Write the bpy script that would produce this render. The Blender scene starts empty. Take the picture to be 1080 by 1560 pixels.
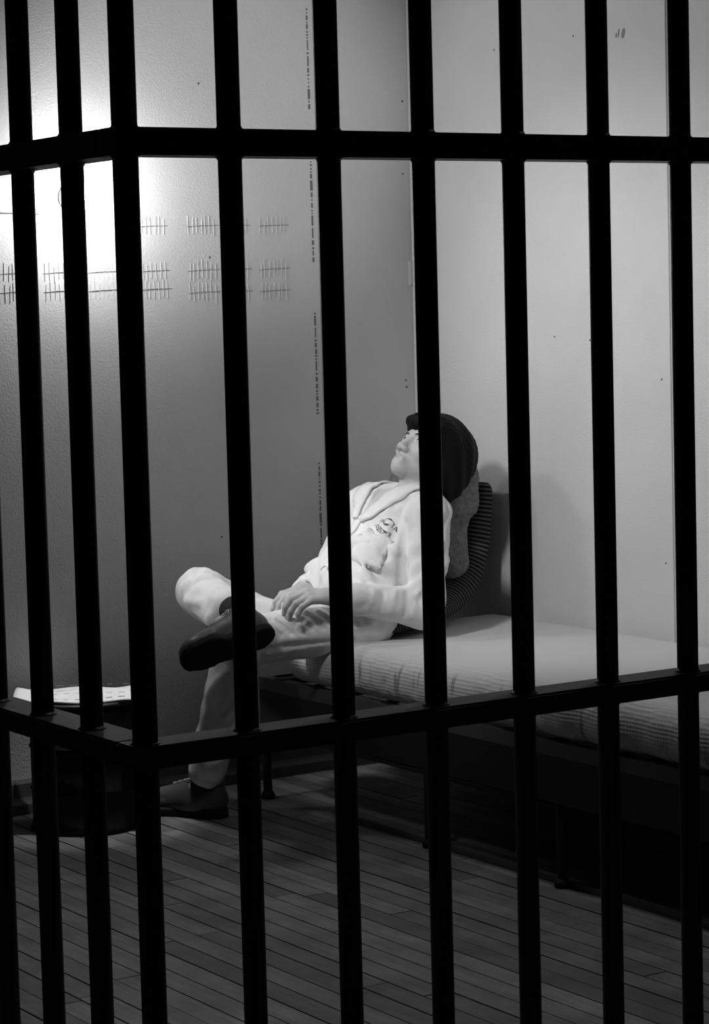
import bpy, bmesh, math, random
import numpy as np
from mathutils import Vector, Matrix

random.seed(7)
rng = np.random.default_rng(7)
scene = bpy.context.scene
COL = scene.collection

# ------------------------------------------------------------------ camera
CAM = (-1.7381, -3.3201, 1.4075)
CR = Vector((0.8403, -0.5415, -0.0267))
CF = Vector((0.5387, 0.8382, -0.0848))
CR = (CR - CF * CR.dot(CF) / CF.dot(CF)).normalized()
CF.normalize()
CU = CR.cross(CF)
cam_data = bpy.data.cameras.new('camera')
cam = bpy.data.objects.new('camera', cam_data)
COL.objects.link(cam)
cam.matrix_world = Matrix(((CR.x, CU.x, -CF.x, CAM[0]), (CR.y, CU.y, -CF.y, CAM[1]),
                           (CR.z, CU.z, -CF.z, CAM[2]), (0, 0, 0, 1)))
cam_data.sensor_fit = 'VERTICAL'
cam_data.sensor_height = 36.0
cam_data.lens = 3719.3 / 1560 * 36
cam_data.clip_end = 60
scene.camera = cam

# ------------------------------------------------------------------ world, lights, exposure
world = bpy.data.worlds.new('world')
scene.world = world
world.use_nodes = True
world.node_tree.nodes['Background'].inputs[0].default_value = (1, 1, 1, 1)
world.node_tree.nodes['Background'].inputs[1].default_value = 0.0035
scene.view_settings.view_transform = 'Standard'
scene.view_settings.look = 'None'
scene.view_settings.gamma = 1.0
scene.view_settings.use_curve_mapping = False
scene.view_settings.exposure = 0.0

def add_light(name, kind, loc, energy, target=None, **kw):
    d = bpy.data.lights.new(name, kind)
    d.energy = energy
    for k, v in kw.items():
        setattr(d, k, v)
    o = bpy.data.objects.new(name, d)
    COL.objects.link(o)
    o.location = loc
    if target is not None:
        o.rotation_euler = (Vector(target) - Vector(loc)).to_track_quat('-Z', 'Y').to_euler()
    return o

BULB = (1.350, 2.735, 1.727)
SP_ = dict(spot_blend=0.9)
add_light('added_key_spot', 'SPOT', (0.25, 1.20, 2.30), 122, (2.50, 1.97, 0.97), spot_size=math.radians(51), shadow_soft_size=0.12, **SP_)  # unseen spot without a fixture, added to light the right wall and man
add_light('added_left_spot', 'SPOT', (0.25, 2.05, 2.60), 63, (2.50, 1.95, 1.85), spot_size=math.radians(58), shadow_soft_size=0.12, **SP_)  # added spot out of view, brightens the upper right wall
add_light('added_man_spot', 'SPOT', (0.15, 2.60, 2.30), 95, (1.72, 2.52, 0.72), spot_size=math.radians(20), shadow_soft_size=0.12, spot_blend=0.6)  # narrow helper spot added for the man's knee and lap, no fixture
add_light('added_back_wall_spot', 'SPOT', (1.60, 0.50, 2.60), 86, (1.85, 2.91, 2.05), spot_size=math.radians(36), shadow_soft_size=0.1, **SP_)  # unseen helper spot, added to lift the upper tally wall
add_light('added_floor_spot', 'SPOT', (1.60, 0.40, 2.90), 38, (1.00, 0.80, 0.00), spot_size=math.radians(80), shadow_soft_size=0.1, **SP_)  # helper spot above the view, added for the floor and rail tops
add_light('added_drum_spot', 'SPOT', (1.20, 2.35, 2.90), 210, (1.20, 2.63, 0.35), spot_size=math.radians(15), shadow_soft_size=0.03, **SP_)  # tight unseen spot, added only to brighten the newspaper on the drum

# ------------------------------------------------------------------ materials
def mat(name, v=0.5, rough=0.6, spec=0.3, bump=None, var=None, rand=0.0, metal=0.0, sheen=0.0):
    """grey procedural material. bump=(scale,strength,distance) ; var=(scale,amount) low-frequency value change;
    rand = per-object value change"""
    m = bpy.data.materials.new(name)
    m.use_nodes = True
    nt = m.node_tree
    b = nt.nodes['Principled BSDF']
    b.inputs['Roughness'].default_value = rough
    b.inputs['Specular IOR Level'].default_value = spec
    b.inputs['Metallic'].default_value = metal
    if sheen:
        b.inputs['Sheen Weight'].default_value = sheen
    b.inputs['Base Color'].default_value = (v, v, v, 1)
    tc = nt.nodes.new('ShaderNodeTexCoord')
    if var or rand:
        src = None
        if var:
            n = nt.nodes.new('ShaderNodeTexNoise')
            n.inputs['Scale'].default_value = var[0]
            n.inputs['Detail'].default_value = 5
            nt.links.new(tc.outputs['Object'], n.inputs['Vector'])
            mr = nt.nodes.new('ShaderNodeMapRange')
            mr.inputs[1].default_value = 0.25; mr.inputs[2].default_value = 0.75
            mr.inputs[3].default_value = v * (1 - var[1]); mr.inputs[4].default_value = v * (1 + var[1])
            nt.links.new(n.outputs['Fac'], mr.inputs[0])
            src = mr.outputs[0]
        if rand:
            oi = nt.nodes.new('ShaderNodeObjectInfo')
            mr2 = nt.nodes.new('ShaderNodeMapRange')
            mr2.inputs[3].default_value = 1 - rand; mr2.inputs[4].default_value = 1 + rand
            nt.links.new(oi.outputs['Random'], mr2.inputs[0])
            mu = nt.nodes.new('ShaderNodeMath'); mu.operation = 'MULTIPLY'
            if src is None: mu.inputs[0].default_value = v
            else: nt.links.new(src, mu.inputs[0])
            nt.links.new(mr2.outputs[0], mu.inputs[1])
            src = mu.outputs[0]
        nt.links.new(src, b.inputs['Base Color'])
    if bump:
        n = nt.nodes.new('ShaderNodeTexNoise')
        n.inputs['Scale'].default_value = bump[0]; n.inputs['Detail'].default_value = 4
        nt.links.new(tc.outputs['Object'], n.inputs['Vector'])
        bp = nt.nodes.new('ShaderNodeBump')
        bp.inputs['Strength'].default_value = bump[1]; bp.inputs['Distance'].default_value = bump[2]
        nt.links.new(n.outputs['Fac'], bp.inputs['Height'])
        nt.links.new(bp.outputs[0], b.inputs['Normal'])
    return m

def emission(name, strength):
    m = bpy.data.materials.new(name); m.use_nodes = True
    b = m.node_tree.nodes['Principled BSDF']
    b.inputs['Base Color'].default_value = (.8, .8, .8, 1)
    b.inputs['Emission Color'].default_value = (1, 1, 1, 1)
    b.inputs['Emission Strength'].default_value = strength
    return m

M_WALL = mat('painted_wallboard', 0.60, 0.75, 0.2, bump=(190, 0.55, 0.0022), var=(3.0, 0.06))
M_TALLY = mat('scratched_wallboard', 0.50, 0.8, 0.2)
M_STRIKE = mat('pencil_strike', 0.24, 0.8, 0.1)
M_PRINT = mat('edge_ink', 0.17, 0.8, 0.1)
M_HOLE = mat('nail_hole_dark', 0.05, 0.9, 0.1)
M_TRIM = mat('dark_baseboard_paint', 0.09, 0.45, 0.4)
M_SUB = mat('subfloor_gap', 0.02, 0.9, 0.1)
M_BAR = mat('black_bar_paint', 0.012, 0.5, 0.3, bump=(60, 0.3, 0.002))
M_RAIL = mat('worn_rail_paint', 0.06, 0.66, 0.22, bump=(50, 0.3, 0.002), var=(9, 0.3))
M_IRON = mat('dark_cot_iron', 0.018, 0.5, 0.4)
M_DRUM = mat('black_drum_enamel', 0.006, 0.6, 0.2)
M_SKIN = mat('skin', 0.56, 0.5, 0.35, bump=(300, 0.1, 0.0005))
M_SHIRT = mat('pale_cotton_shirt', 0.84, 0.85, 0.1, bump=(260, 0.35, 0.0012), var=(22, 0.06))
M_TROU = mat('pale_cotton_trousers', 0.86, 0.85, 0.1, bump=(200, 0.35, 0.0014), var=(18, 0.08))
M_HAIR = mat('black_hair', 0.005, 0.6, 0.12)
M_SHOE = mat('dark_canvas_shoe', 0.075, 0.45, 0.45, bump=(120, 0.2, 0.001))
M_SOCK = mat('dark_wool_sock', 0.04, 0.9, 0.1, bump=(300, 0.5, 0.001))
M_SOLE = mat('black_rubber_sole', 0.012, 0.75, 0.2, bump=(80, 0.3, 0.002))
M_LACE = mat('shoe_lace', 0.30, 0.7, 0.3)
M_INK = mat('shirt_stencil_ink', 0.10, 0.9, 0.1)
M_EYEW = mat('eye_white', 0.5, 0.15, 0.6)
M_IRIS = mat('dark_iris', 0.01, 0.1, 0.7)
M_LIP = mat('lips', 0.28, 0.5, 0.35)
M_PAPER = mat('newsprint', 0.62, 0.8, 0.2, var=(30, 0.06))
M_GREY = mat('speckled_grey_foam', 0.25, 0.95, 0.05, bump=(120, 0.8, 0.006), var=(70, 0.35))
M_PORC = mat('lamp_porcelain', 0.6, 0.3, 0.5)
M_GLASS = emission('lit_bulb_glass', 98.0)

def wood_material():
    m = bpy.data.materials.new('worn_floor_wood'); m.use_nodes = True
    nt = m.node_tree; b = nt.nodes['Principled BSDF']
    tc = nt.nodes.new('ShaderNodeTexCoord'); oi = nt.nodes.new('ShaderNodeObjectInfo')
    add = nt.nodes.new('ShaderNodeVectorMath'); add.operation = 'ADD'
    sc = nt.nodes.new('ShaderNodeVectorMath'); sc.operation = 'MULTIPLY'
    geo = nt.nodes.new('ShaderNodeNewGeometry')
    sc.inputs[1].default_value = (70, 6, 70)
    nt.links.new(geo.outputs['Position'], sc.inputs[0])
    nt.links.new(sc.outputs[0], add.inputs[0])
    nt.links.new(oi.outputs['Random'], add.inputs[1])
    n = nt.nodes.new('ShaderNodeTexNoise'); n.inputs['Scale'].default_value = 1.0; n.inputs['Detail'].default_value = 6
    nt.links.new(add.outputs[0], n.inputs['Vector'])
    n2 = nt.nodes.new('ShaderNodeTexNoise'); n2.inputs['Scale'].default_value = 7.0; n2.inputs['Detail'].default_value = 4
    nt.links.new(geo.outputs['Position'], n2.inputs['Vector'])
    mr = nt.nodes.new('ShaderNodeMapRange'); mr.inputs[1].default_value = .3; mr.inputs[2].default_value = .7
    mr.inputs[3].default_value = .8; mr.inputs[4].default_value = 1.2
    nt.links.new(n.outputs['Fac'], mr.inputs[0])
    mr2 = nt.nodes.new('ShaderNodeMapRange'); mr2.inputs[1].default_value = .3; mr2.inputs[2].default_value = .7
    mr2.inputs[3].default_value = .72; mr2.inputs[4].default_value = 1.28
    nt.links.new(n2.outputs['Fac'], mr2.inputs[0])
    mr3 = nt.nodes.new('ShaderNodeMapRange'); mr3.inputs[3].default_value = .11; mr3.inputs[4].default_value = .225
    nt.links.new(oi.outputs['Random'], mr3.inputs[0])
    m1 = nt.nodes.new('ShaderNodeMath'); m1.operation = 'MULTIPLY'
    m2 = nt.nodes.new('ShaderNodeMath'); m2.operation = 'MULTIPLY'
    nt.links.new(mr.outputs[0], m1.inputs[0]); nt.links.new(mr2.outputs[0], m1.inputs[1])
    nt.links.new(m1.outputs[0], m2.inputs[0]); nt.links.new(mr3.outputs[0], m2.inputs[1])
    nt.links.new(m2.outputs[0], b.inputs['Base Color'])
    b.inputs['Roughness'].default_value = .55; b.inputs['Specular IOR Level'].default_value = .3
    bp = nt.nodes.new('ShaderNodeBump'); bp.inputs['Strength'].default_value = .25; bp.inputs['Distance'].default_value = .002
    nt.links.new(n.outputs['Fac'], bp.inputs['Height']); nt.links.new(bp.outputs[0], b.inputs['Normal'])
    return m
M_WOOD = wood_material()

def weave_material(name, v, rib, strength, dist, stripes=False):
    """woven ticking: fine ribs from two crossed wave textures, optional thin darker woven lines across the mattress"""
    m = bpy.data.materials.new(name); m.use_nodes = True
    nt = m.node_tree; b = nt.nodes['Principled BSDF']
    b.inputs['Roughness'].default_value = .9; b.inputs['Specular IOR Level'].default_value = .1
    b.inputs['Base Color'].default_value = (v, v, v, 1)
    tc = nt.nodes.new('ShaderNodeTexCoord')
    h = []
    for ax in ('Z', 'Y', 'X'):
        w = nt.nodes.new('ShaderNodeTexWave'); w.wave_type = 'BANDS'; w.bands_direction = ax
        w.inputs['Scale'].default_value = .314 / rib; w.inputs['Distortion'].default_value = .6
        w.inputs['Detail Scale'].default_value = 1.5
        nt.links.new(tc.outputs['Object'], w.inputs['Vector'])
        h.append(w.outputs['Fac'])
    a1 = nt.nodes.new('ShaderNodeMath'); a1.operation = 'ADD'
    a2 = nt.nodes.new('ShaderNodeMath'); a2.operation = 'ADD'
    nt.links.new(h[0], a1.inputs[0]); nt.links.new(h[1], a1.inputs[1])
    nt.links.new(a1.outputs[0], a2.inputs[0]); nt.links.new(h[2], a2.inputs[1])
    bp = nt.nodes.new('ShaderNodeBump'); bp.inputs['Strength'].default_value = strength; bp.inputs['Distance'].default_value = dist
    nt.links.new(a2.outputs[0], bp.inputs['Height']); nt.links.new(bp.outputs[0], b.inputs['Normal'])
    if stripes:
        mp = nt.nodes.new('ShaderNodeMapping'); mp.inputs['Scale'].default_value = (2.0, 55, 9.0)
        nt.links.new(tc.outputs['Object'], mp.inputs['Vector'])
        n = nt.nodes.new('ShaderNodeTexNoise'); n.inputs['Scale'].default_value = 1; n.inputs['Detail'].default_value = 1
        nt.links.new(mp.outputs[0], n.inputs['Vector'])
        mr = nt.nodes.new('ShaderNodeMapRange'); mr.inputs[1].default_value = .62; mr.inputs[2].default_value = .70
        mr.inputs[3].default_value = v; mr.inputs[4].default_value = v * .55
        nt.links.new(n.outputs['Fac'], mr.inputs[0])
        # woven darker lines run only along the boxing (the sides of the ticking)
        sx = nt.nodes.new('ShaderNodeSeparateXYZ'); nt.links.new(tc.outputs['Object'], sx.inputs[0])
        mz = nt.nodes.new('ShaderNodeMapRange'); mz.inputs[1].default_value = .455; mz.inputs[2].default_value = .475
        nt.links.new(sx.outputs['Z'], mz.inputs[0])
        mix = nt.nodes.new('ShaderNodeMix'); mix.data_type = 'FLOAT'
        nt.links.new(mz.outputs[0], mix.inputs[0]); nt.links.new(mr.outputs[0], mix.inputs[2])
        mix.inputs[3].default_value = v
        nt.links.new(mix.outputs[0], b.inputs['Base Color'])
    return m
M_MATT = weave_material('mattress_waffle_weave', .66, .0095, .5, .0012, True)

def stripe_material():
    m = bpy.data.materials.new('striped_ticking'); m.use_nodes = True
    nt = m.node_tree; b = nt.nodes['Principled BSDF']
    b.inputs['Roughness'].default_value = .95; b.inputs['Specular IOR Level'].default_value = .05
    uv = nt.nodes.new('ShaderNodeUVMap'); uv.uv_map = 'UVMap'
    sx = nt.nodes.new('ShaderNodeSeparateXYZ'); nt.links.new(uv.outputs[0], sx.inputs[0])
    mu = nt.nodes.new('ShaderNodeMath'); mu.operation = 'MULTIPLY'; mu.inputs[1].default_value = 2 * math.pi / .0125
    nt.links.new(sx.outputs[0], mu.inputs[0])
    si = nt.nodes.new('ShaderNodeMath'); si.operation = 'SINE'; nt.links.new(mu.outputs[0], si.inputs[0])
    mr = nt.nodes.new('ShaderNodeMapRange'); mr.inputs[1].default_value = -.3; mr.inputs[2].default_value = .6
    mr.inputs[3].default_value = .018; mr.inputs[4].default_value = .13
    nt.links.new(si.outputs[0], mr.inputs[0]); nt.links.new(mr.outputs[0], b.inputs['Base Color'])
    return m
M_STRIPE = stripe_material()

# ------------------------------------------------------------------ object helpers
def mesh_obj(name, verts, faces, m, parent=None, smooth=False):
    me = bpy.data.meshes.new(name)
    me.from_pydata([tuple(map(float, v)) for v in verts], [], [tuple(map(int, f)) for f in faces])
    me.update()
    if smooth:
        me.polygons.foreach_set('use_smooth', [True] * len(me.polygons))
    me.materials.append(m)
    o = bpy.data.objects.new(name, me)
    COL.objects.link(o)
    if parent is not None:
        o.parent = parent
        o.matrix_parent_inverse = parent.matrix_basis.inverted()
    return o

def bm_obj(name, bm, m, parent=None, smooth=False):
    me = bpy.data.meshes.new(name)
    bm.to_mesh(me); bm.free()
    if smooth:
        me.polygons.foreach_set('use_smooth', [True] * len(me.polygons))
    me.materials.append(m)
    o = bpy.data.objects.new(name, me)
    COL.objects.link(o)
    if parent is not None:
        o.parent = parent
        o.matrix_parent_inverse = parent.matrix_basis.inverted()
    return o

def link_copy(name, me, loc, parent, rot=None, scale=None):
    o = bpy.data.objects.new(name, me); COL.objects.link(o)
    o.location = loc
    if rot: o.rotation_euler = rot
    if scale: o.scale = scale
    o.parent = parent
    o.matrix_parent_inverse = parent.matrix_basis.inverted()
    return o

def tag(o, label, cat=None, group=None, kind=None):
    if label: o['label'] = label
    if cat: o['category'] = cat
    if group: o['group'] = group
    if kind: o['kind'] = kind
    return o

def empty(name, loc):
    o = bpy.data.objects.new(name, None); COL.objects.link(o)
    o.location = loc; o.empty_display_size = .1
    return o

def add_box(bm, lo, hi, bevel=0.0):
    c = [(a + b) / 2 for a, b in zip(lo, hi)]
    r = bmesh.ops.create_cube(bm, size=1.0)
    for v in r['verts']:
        v.co = Vector((c[0] + v.co.x * (hi[0] - lo[0]), c[1] + v.co.y * (hi[1] - lo[1]), c[2] + v.co.z * (hi[2] - lo[2])))
    if bevel:
        es = {e for v in r['verts'] for e in v.link_edges}
        bmesh.ops.bevel(bm, geom=list(es), offset=bevel, segments=2, affect='EDGES')

def add_tube(bm, pts, rad, n=10, cap=True):
    pts = [Vector(p) for p in pts]
    rads = rad if hasattr(rad, '__len__') else [rad] * len(pts)
    t0 = (pts[1] - pts[0]).normalized()
    up = Vector((0, 0, 1)) if abs(t0.z) < .9 else Vector((1, 0, 0))
    s = t0.cross(up).normalized()
    rings = []
    for i, p in enumerate(pts):
        t = (pts[min(i + 1, len(pts) - 1)] - pts[max(i - 1, 0)]).normalized()
        s = (s - t * s.dot(t)).normalized(); b = t.cross(s)
        rings.append([bm.verts.new(p + (s * math.cos(2 * math.pi * k / n) + b * math.sin(2 * math.pi * k / n)) * rads[i]) for k in range(n)])
    for a, b in zip(rings, rings[1:]):
        for k in range(n):
            bm.faces.new((a[k], a[(k + 1) % n], b[(k + 1) % n], b[k]))
    if cap:
        bm.faces.new(list(reversed(rings[0]))); bm.faces.new(rings[-1])

def add_lathe(bm, prof, centre, axis='Z', n=32):
    cx, cy, cz = centre; rings = []
    for r, h in prof:
        ring = []
        for k in range(n):
            a = 2 * math.pi * k / n
            if axis == 'Z': co = (cx + r * math.cos(a), cy + r * math.sin(a), cz + h)
            else: co = (cx + r * math.cos(a), cy - h, cz + r * math.sin(a))       # axis -Y
            ring.append(bm.verts.new(co))
        rings.append(ring)
    for a, b in zip(rings, rings[1:]):
        for k in range(n):
            bm.faces.new((a[k], a[(k + 1) % n], b[(k + 1) % n], b[k]))
    bm.faces.new(list(reversed(rings[0]))); bm.faces.new(rings[-1])

# ------------------------------------------------------------------ the setting
W, D, HT = 2.5, 2.912, 2.75

bm = bmesh.new(); add_box(bm, (-2.6, -3.9, -.08), (W + .06, D + .06, -.017))
floor = bm_obj('floor', bm, M_SUB); tag(floor, 'worn narrow-board wooden floor of the cell', kind='structure')
unit = bpy.data.meshes.new('plank')
bm = bmesh.new(); add_box(bm, (-.5, -.5, -.5), (.5, .5, .5)); bm.to_mesh(unit); bm.free(); unit.materials.append(M_WOOD)
BW = .0632
forced = {}
for jx, jy in ((.873, 1.43), (.770, 1.42), (.60, 1.22), (1.08, 1.08), (1.55, 1.47)):
    forced[int((jx + .4) / BW)] = jy
i = 0; x = -.4
while x < W - .001:
    x1 = min(x + BW, W)
    cuts = [-1.3]
    if i in forced:
        cuts = [forced[i] - random.uniform(.9, 1.2)]
        while cuts[0] > -1.0: cuts.insert(0, cuts[0] - random.uniform(.7, 1.3))
        cuts.append(forced[i])
    y = cuts[-1]
    while y < D - .35:
        y += random.uniform(.75, 1.7); cuts.append(min(y, D))
    cuts[-1] = D
    for a, b in zip(cuts, cuts[1:]):
        if b - a < .02: continue
        link_copy('plank', unit, ((x + x1) / 2, (a + b) / 2, -.0085 + random.uniform(-.0008, .0008)), floor,
                  rot=(0, random.uniform(-.004, .004), 0), scale=(x1 - x - .0038, b - a - .003, .017))
    x = x1; i += 1

def wall(name, lo, hi, label):
    bm = bmesh.new(); add_box(bm, lo, hi)
    return tag(bm_obj(name, bm, M_SUB), label, kind='structure')
wall_back = wall('wall_back', (-1.6, D + .012, 0), (W + .06, D + .06, HT), 'pale wallboard wall with scratched tally marks')
wall_right = wall('wall_right', (W + .012, -.6, 0), (W + .06, D + .06, HT), 'pale wallboard wall behind the cot')
def panel(par, lo, hi):
    bm = bmesh.new(); add_box(bm, lo, hi)
    return bm_obj('wall_panel', bm, M_WALL, par)
SX = 2.166
p_seam = [-1.6, -.275, .945, SX, W + .012]
back_panels = [panel(wall_back, (a + .0012, D, 0), (b - .0012, D + .014, HT)) for a, b in zip(p_seam, p_seam[1:])]
q_seam = [-.6, .505, 1.722, D]
right_panels = [panel(wall_right, (W, a + .0012, 0), (W + .014, b - .0012, HT)) for a, b in zip(q_seam, q_seam[1:])]
main_panel = back_panels[2]
# joint tape ridge beside the seam of the back wall
bm = bmesh.new(); add_box(bm, (SX + .001, D - .003, 0.0), (SX + .012, D + .002, HT), .001)
bm_obj('joint_bead', bm, M_WALL, back_panels[3])
bm = bmesh.new(); add_box(bm, (W - .004, 1.694, .3), (W + .002, 1.7195, HT), .001)
bm_obj('joint_strip', bm, M_WALL, right_panels[1])
# flake of paint lifting at the corner of the two walls
bm = bmesh.new(); add_box(bm, (W - .012, D - .006, 1.46), (W + .002, D + .004, 1.535), .002)
bm_obj('paint_flake', bm, M_WALL, back_panels[3])

# tally groups scratched into the wall
def tally(x0, zc, n, seed, strike=True):
    r = random.Random(seed); bm = bmesh.new()
    for k in range(n):
        xx = x0 + k * .0142 + r.uniform(-.002, .002); h = r.uniform(.042, .054); z0 = zc - h / 2 + r.uniform(-.006, .006)
        lean = r.uniform(-.0025, .0025)
        vs = []
        for zz, off in ((z0, 0), (z0 + h, lean)):
            for dx, dy in ((-.0016, 0), (0, -.0019), (.0016, 0)):
                vs.append(bm.verts.new((xx + off + dx, D + dy, zz)))
        for f in ((0, 1, 4, 3), (1, 2, 5, 4), (0, 2, 1), (3, 4, 5)):
            bm.faces.new([vs[q] for q in f])
    o = bm_obj('tally_scratches', bm, M_TALLY, main_panel)
    if strike:
        bm = bmesh.new()
        add_tube(bm, [(x0 - .006, D - .0005, zc - .002), (x0 + n * .005, D - .001, zc + .001), (x0 + n * .0142, D - .0005, zc + .002)], .0010, 5)
        bm_obj('tally_strike', bm, M_STRIKE, main_panel)
for row, (zc, xs) in enumerate(((1.645, (1.555, 1.722, 1.845, 1.962)), (1.517, (1.12, 1.26, 1.40, 1.555, 1.722, 1.845, 1.962)),
                                (1.453, (1.12, 1.26, 1.40, 1.562, 1.722, 1.845, 1.962)))):
    for j, x0 in enumerate(xs):
        tally(x0, zc + (.012 if j < 4 and row == 2 else 0), 7 if x0 != 1.845 else 6, row * 20 + j)

# faded vertical print repeated down the panel edge (illegible dashes)
def edge_print(z_top, seed):
    r = random.Random(seed); bm = bmesh.new(); z = z_top
    while z > z_top - .30:
        L = r.choice((.004, .005, .006, .014, .03)); w = r.uniform(.004, .0085)
        add_box(bm, (SX - .021 - w / 2, D - .0006, z - L), (SX - .021 + w / 2, D + .0004, z))
        z -= L + r.uniform(.003, .007)
    bm_obj('edge_print', bm, M_PRINT, main_panel)
for zt, s in ((2.285, 1), (1.835, 2), (1.385, 3), (.935, 4)):
    edge_print(zt, s)

def spot_mark(par, name, co, axis, r, m=M_HOLE):
    bm = bmesh.new()
    ring = []
    for k in range(9):
        a = 2 * math.pi * k / 9; rr = r * random.uniform(.75, 1.15)
        ring.append(bm.verts.new((co[0] + rr * math.cos(a), co[1] - .0006, co[2] + rr * math.sin(a)) if axis == 'Y' else
                                 (co[0] - .0006, co[1] + rr * math.cos(a), co[2] + rr * math.sin(a))))
    bm.faces.new(ring)
    bm_obj(name, bm, m, par)
for x_, z_ in ((1.77, 2.055), (1.80, .735), (1.79, 1.555), (2.48, 2.02), (2.475, 1.80), (2.47, 1.15), (2.468, 1.17)):
    spot_mark(main_panel if x_ < SX else back_panels[3], 'nail_hole', (x_, D, z_), 'Y', .0032)
for y_, z_ in ((2.46, 2.13), (2.42, 1.69), (2.20, 1.30), (2.04, 1.29), (2.0, .82), (2.09, 2.13), (1.715, 1.185), (1.735, 1.185), (1.73, .69)):
    spot_mark(right_panels[2] if y_ > 1.722 else right_panels[1], 'nail_hole', (W, y_, z_), 'X', .003)
bm = bmesh.new()
for cy_, cz_, ry, rz, tl in ((1.872, 2.115, .007, .014, .3), (1.892, 2.118, .003, .012, .15), (1.902, 2.112, .003, .007, .1)):
    ring = [bm.verts.new((W - .0007, cy_ + ry * math.cos(a) - tl * rz * math.sin(a), cz_ + rz * math.sin(a))) for a in [2 * math.pi * k / 12 for k in range(12)]]
    bm.faces.new(ring)
bm_obj('scuff_mark', bm, M_STRIKE, right_panels[2])

def baseboard(name, x0, x1, label):
    prof = [(0, 0), (-.022, 0), (-.022, .03), (-.017, .042), (-.015, .05), (-.0145, .088), (-.008, .1), (0, .1)]
    vs = []; fs = []; n = len(prof)
    for x in (x0, x1):
        vs += [(x, D + dy, z) for dy, z in prof]
    fs = [(k, (k + 1) % n, n + (k + 1) % n, n + k) for k in range(n)] + [tuple(range(n)), tuple(range(2 * n - 1, n - 1, -1))]
    return tag(mesh_obj(name, vs, fs, M_TRIM), label, kind='structure')
baseboard('baseboard_back', -1.6, W, 'dark moulded baseboard under the tally wall')

# ------------------------------------------------------------------ cage of bars
cage = empty('cell_bars', (0, 0, 0))
tag(cage, 'black cage of round upright bars and flat rails across the foreground', 'cell bars')
S = .1825; S2 = .1818; RB = .0190
ZT, ZL = 1.6617, .7385
bar_me = bpy.data.meshes.new('bar')
bm = bmesh.new(); add_tube(bm, [(0, 0, .012), (0, 0, HT)], RB, 20); bm.to_mesh(bar_me); bm.free()
bar_me.polygons.foreach_set('use_smooth', [len(p.vertices) == 4 for p in bar_me.polygons]); bar_me.materials.append(M_BAR)
weld_me = bpy.data.meshes.new('weld_bead')
bm = bmesh.new(); add_lathe(bm, [(RB * .9, -.001), (RB + .0050, 0), (RB + .0020, .0018), (RB + .0005, .0048), (RB * .9, .006)], (0, 0, 0), 'Z', 18)
bm.to_mesh(weld_me); bm.free(); weld_me.polygons.foreach_set('use_smooth', [True] * len(weld_me.polygons)); weld_me.materials.append(M_BAR)
spots = [(k * S, 0.0) for k in range(0, 14)] + [(0.0, k * S2) for k in range(1, 16)]
for n_, (bx_, by_) in enumerate(spots):
    b = link_copy('bar', bar_me, (bx_, by_, 0), cage)
    if n_ == 0: b.scale = (1.06, 1.06, 1)
    if bx_ < 1.3 and by_ < .8:
        for z_, fl in ((ZT + .021, 0), (ZT - .021, 1), (ZL, 0), (ZL - .036, 1)):
            link_copy('weld_bead', weld_me, (bx_, by_, z_), cage, rot=(math.pi * fl, 0, random.uniform(0, 6)))
def rail(lo, hi, m, bevel=.004):
    bm = bmesh.new(); add_box(bm, lo, hi, bevel); return bm_obj('rail', bm, m, cage)
RF, RK = -.030, .046
rail((RF, RF, ZL - .036), (W, RK, ZL), M_RAIL); rail((RF, RK, ZL - .036), (RK, D, ZL), M_RAIL)
rail((RF, RF, ZT - .021), (W, RK - .01, ZT + .021), M_BAR); rail((RF, RK - .01, ZT - .021), (RK - .01, D, ZT + .021), M_BAR)
rail((RF, RF, 0), (W, RK, .03), M_BAR); rail((RF, RK, 0), (RK, D, .03), M_BAR)

# ------------------------------------------------------------------ wall lamp
lamp = empty('wall_lamp', (BULB[0], D, BULB[2]))
tag(lamp, 'glowing bare bulb in a porcelain holder on the tally wall', 'lamp')
bm = bmesh.new(); add_lathe(bm, [(.042, 0), (.042, .010), (.038, .02), (.026, .03), (.024, .055), (.02, .058)], (BULB[0], D, BULB[2]), 'Y', 32)
bm_obj('lamp_holder', bm, M_PORC, lamp, True)
bm = bmesh.new()
prof = [(r_, h_ - .03) for r_, h_ in [(.013, .078), (.0135, .095), (.018, .11), (.028, .125), (.038, .145), (.043, .165), (.0425, .185), (.035, .205), (.02, .219), (.004, .224)]]
add_lathe(bm, prof, (BULB[0], D, BULB[2]), 'Y', 32)
bm_obj('bulb', bm, M_GLASS, lamp, True)
bm = bmesh.new()
add_tube(bm, [(BULB[0] - .05, D - .004, BULB[2] - .03), (BULB[0] - .1, D - .003, BULB[2] - .045), (BULB[0] - .3, D - .003, BULB[2] - .04), (BULB[0] - 1.2, D - .003, BULB[2] - .02)], 0.002, 6)
bm_obj('flex_cord', bm, M_STRIKE, lamp, True)

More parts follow.
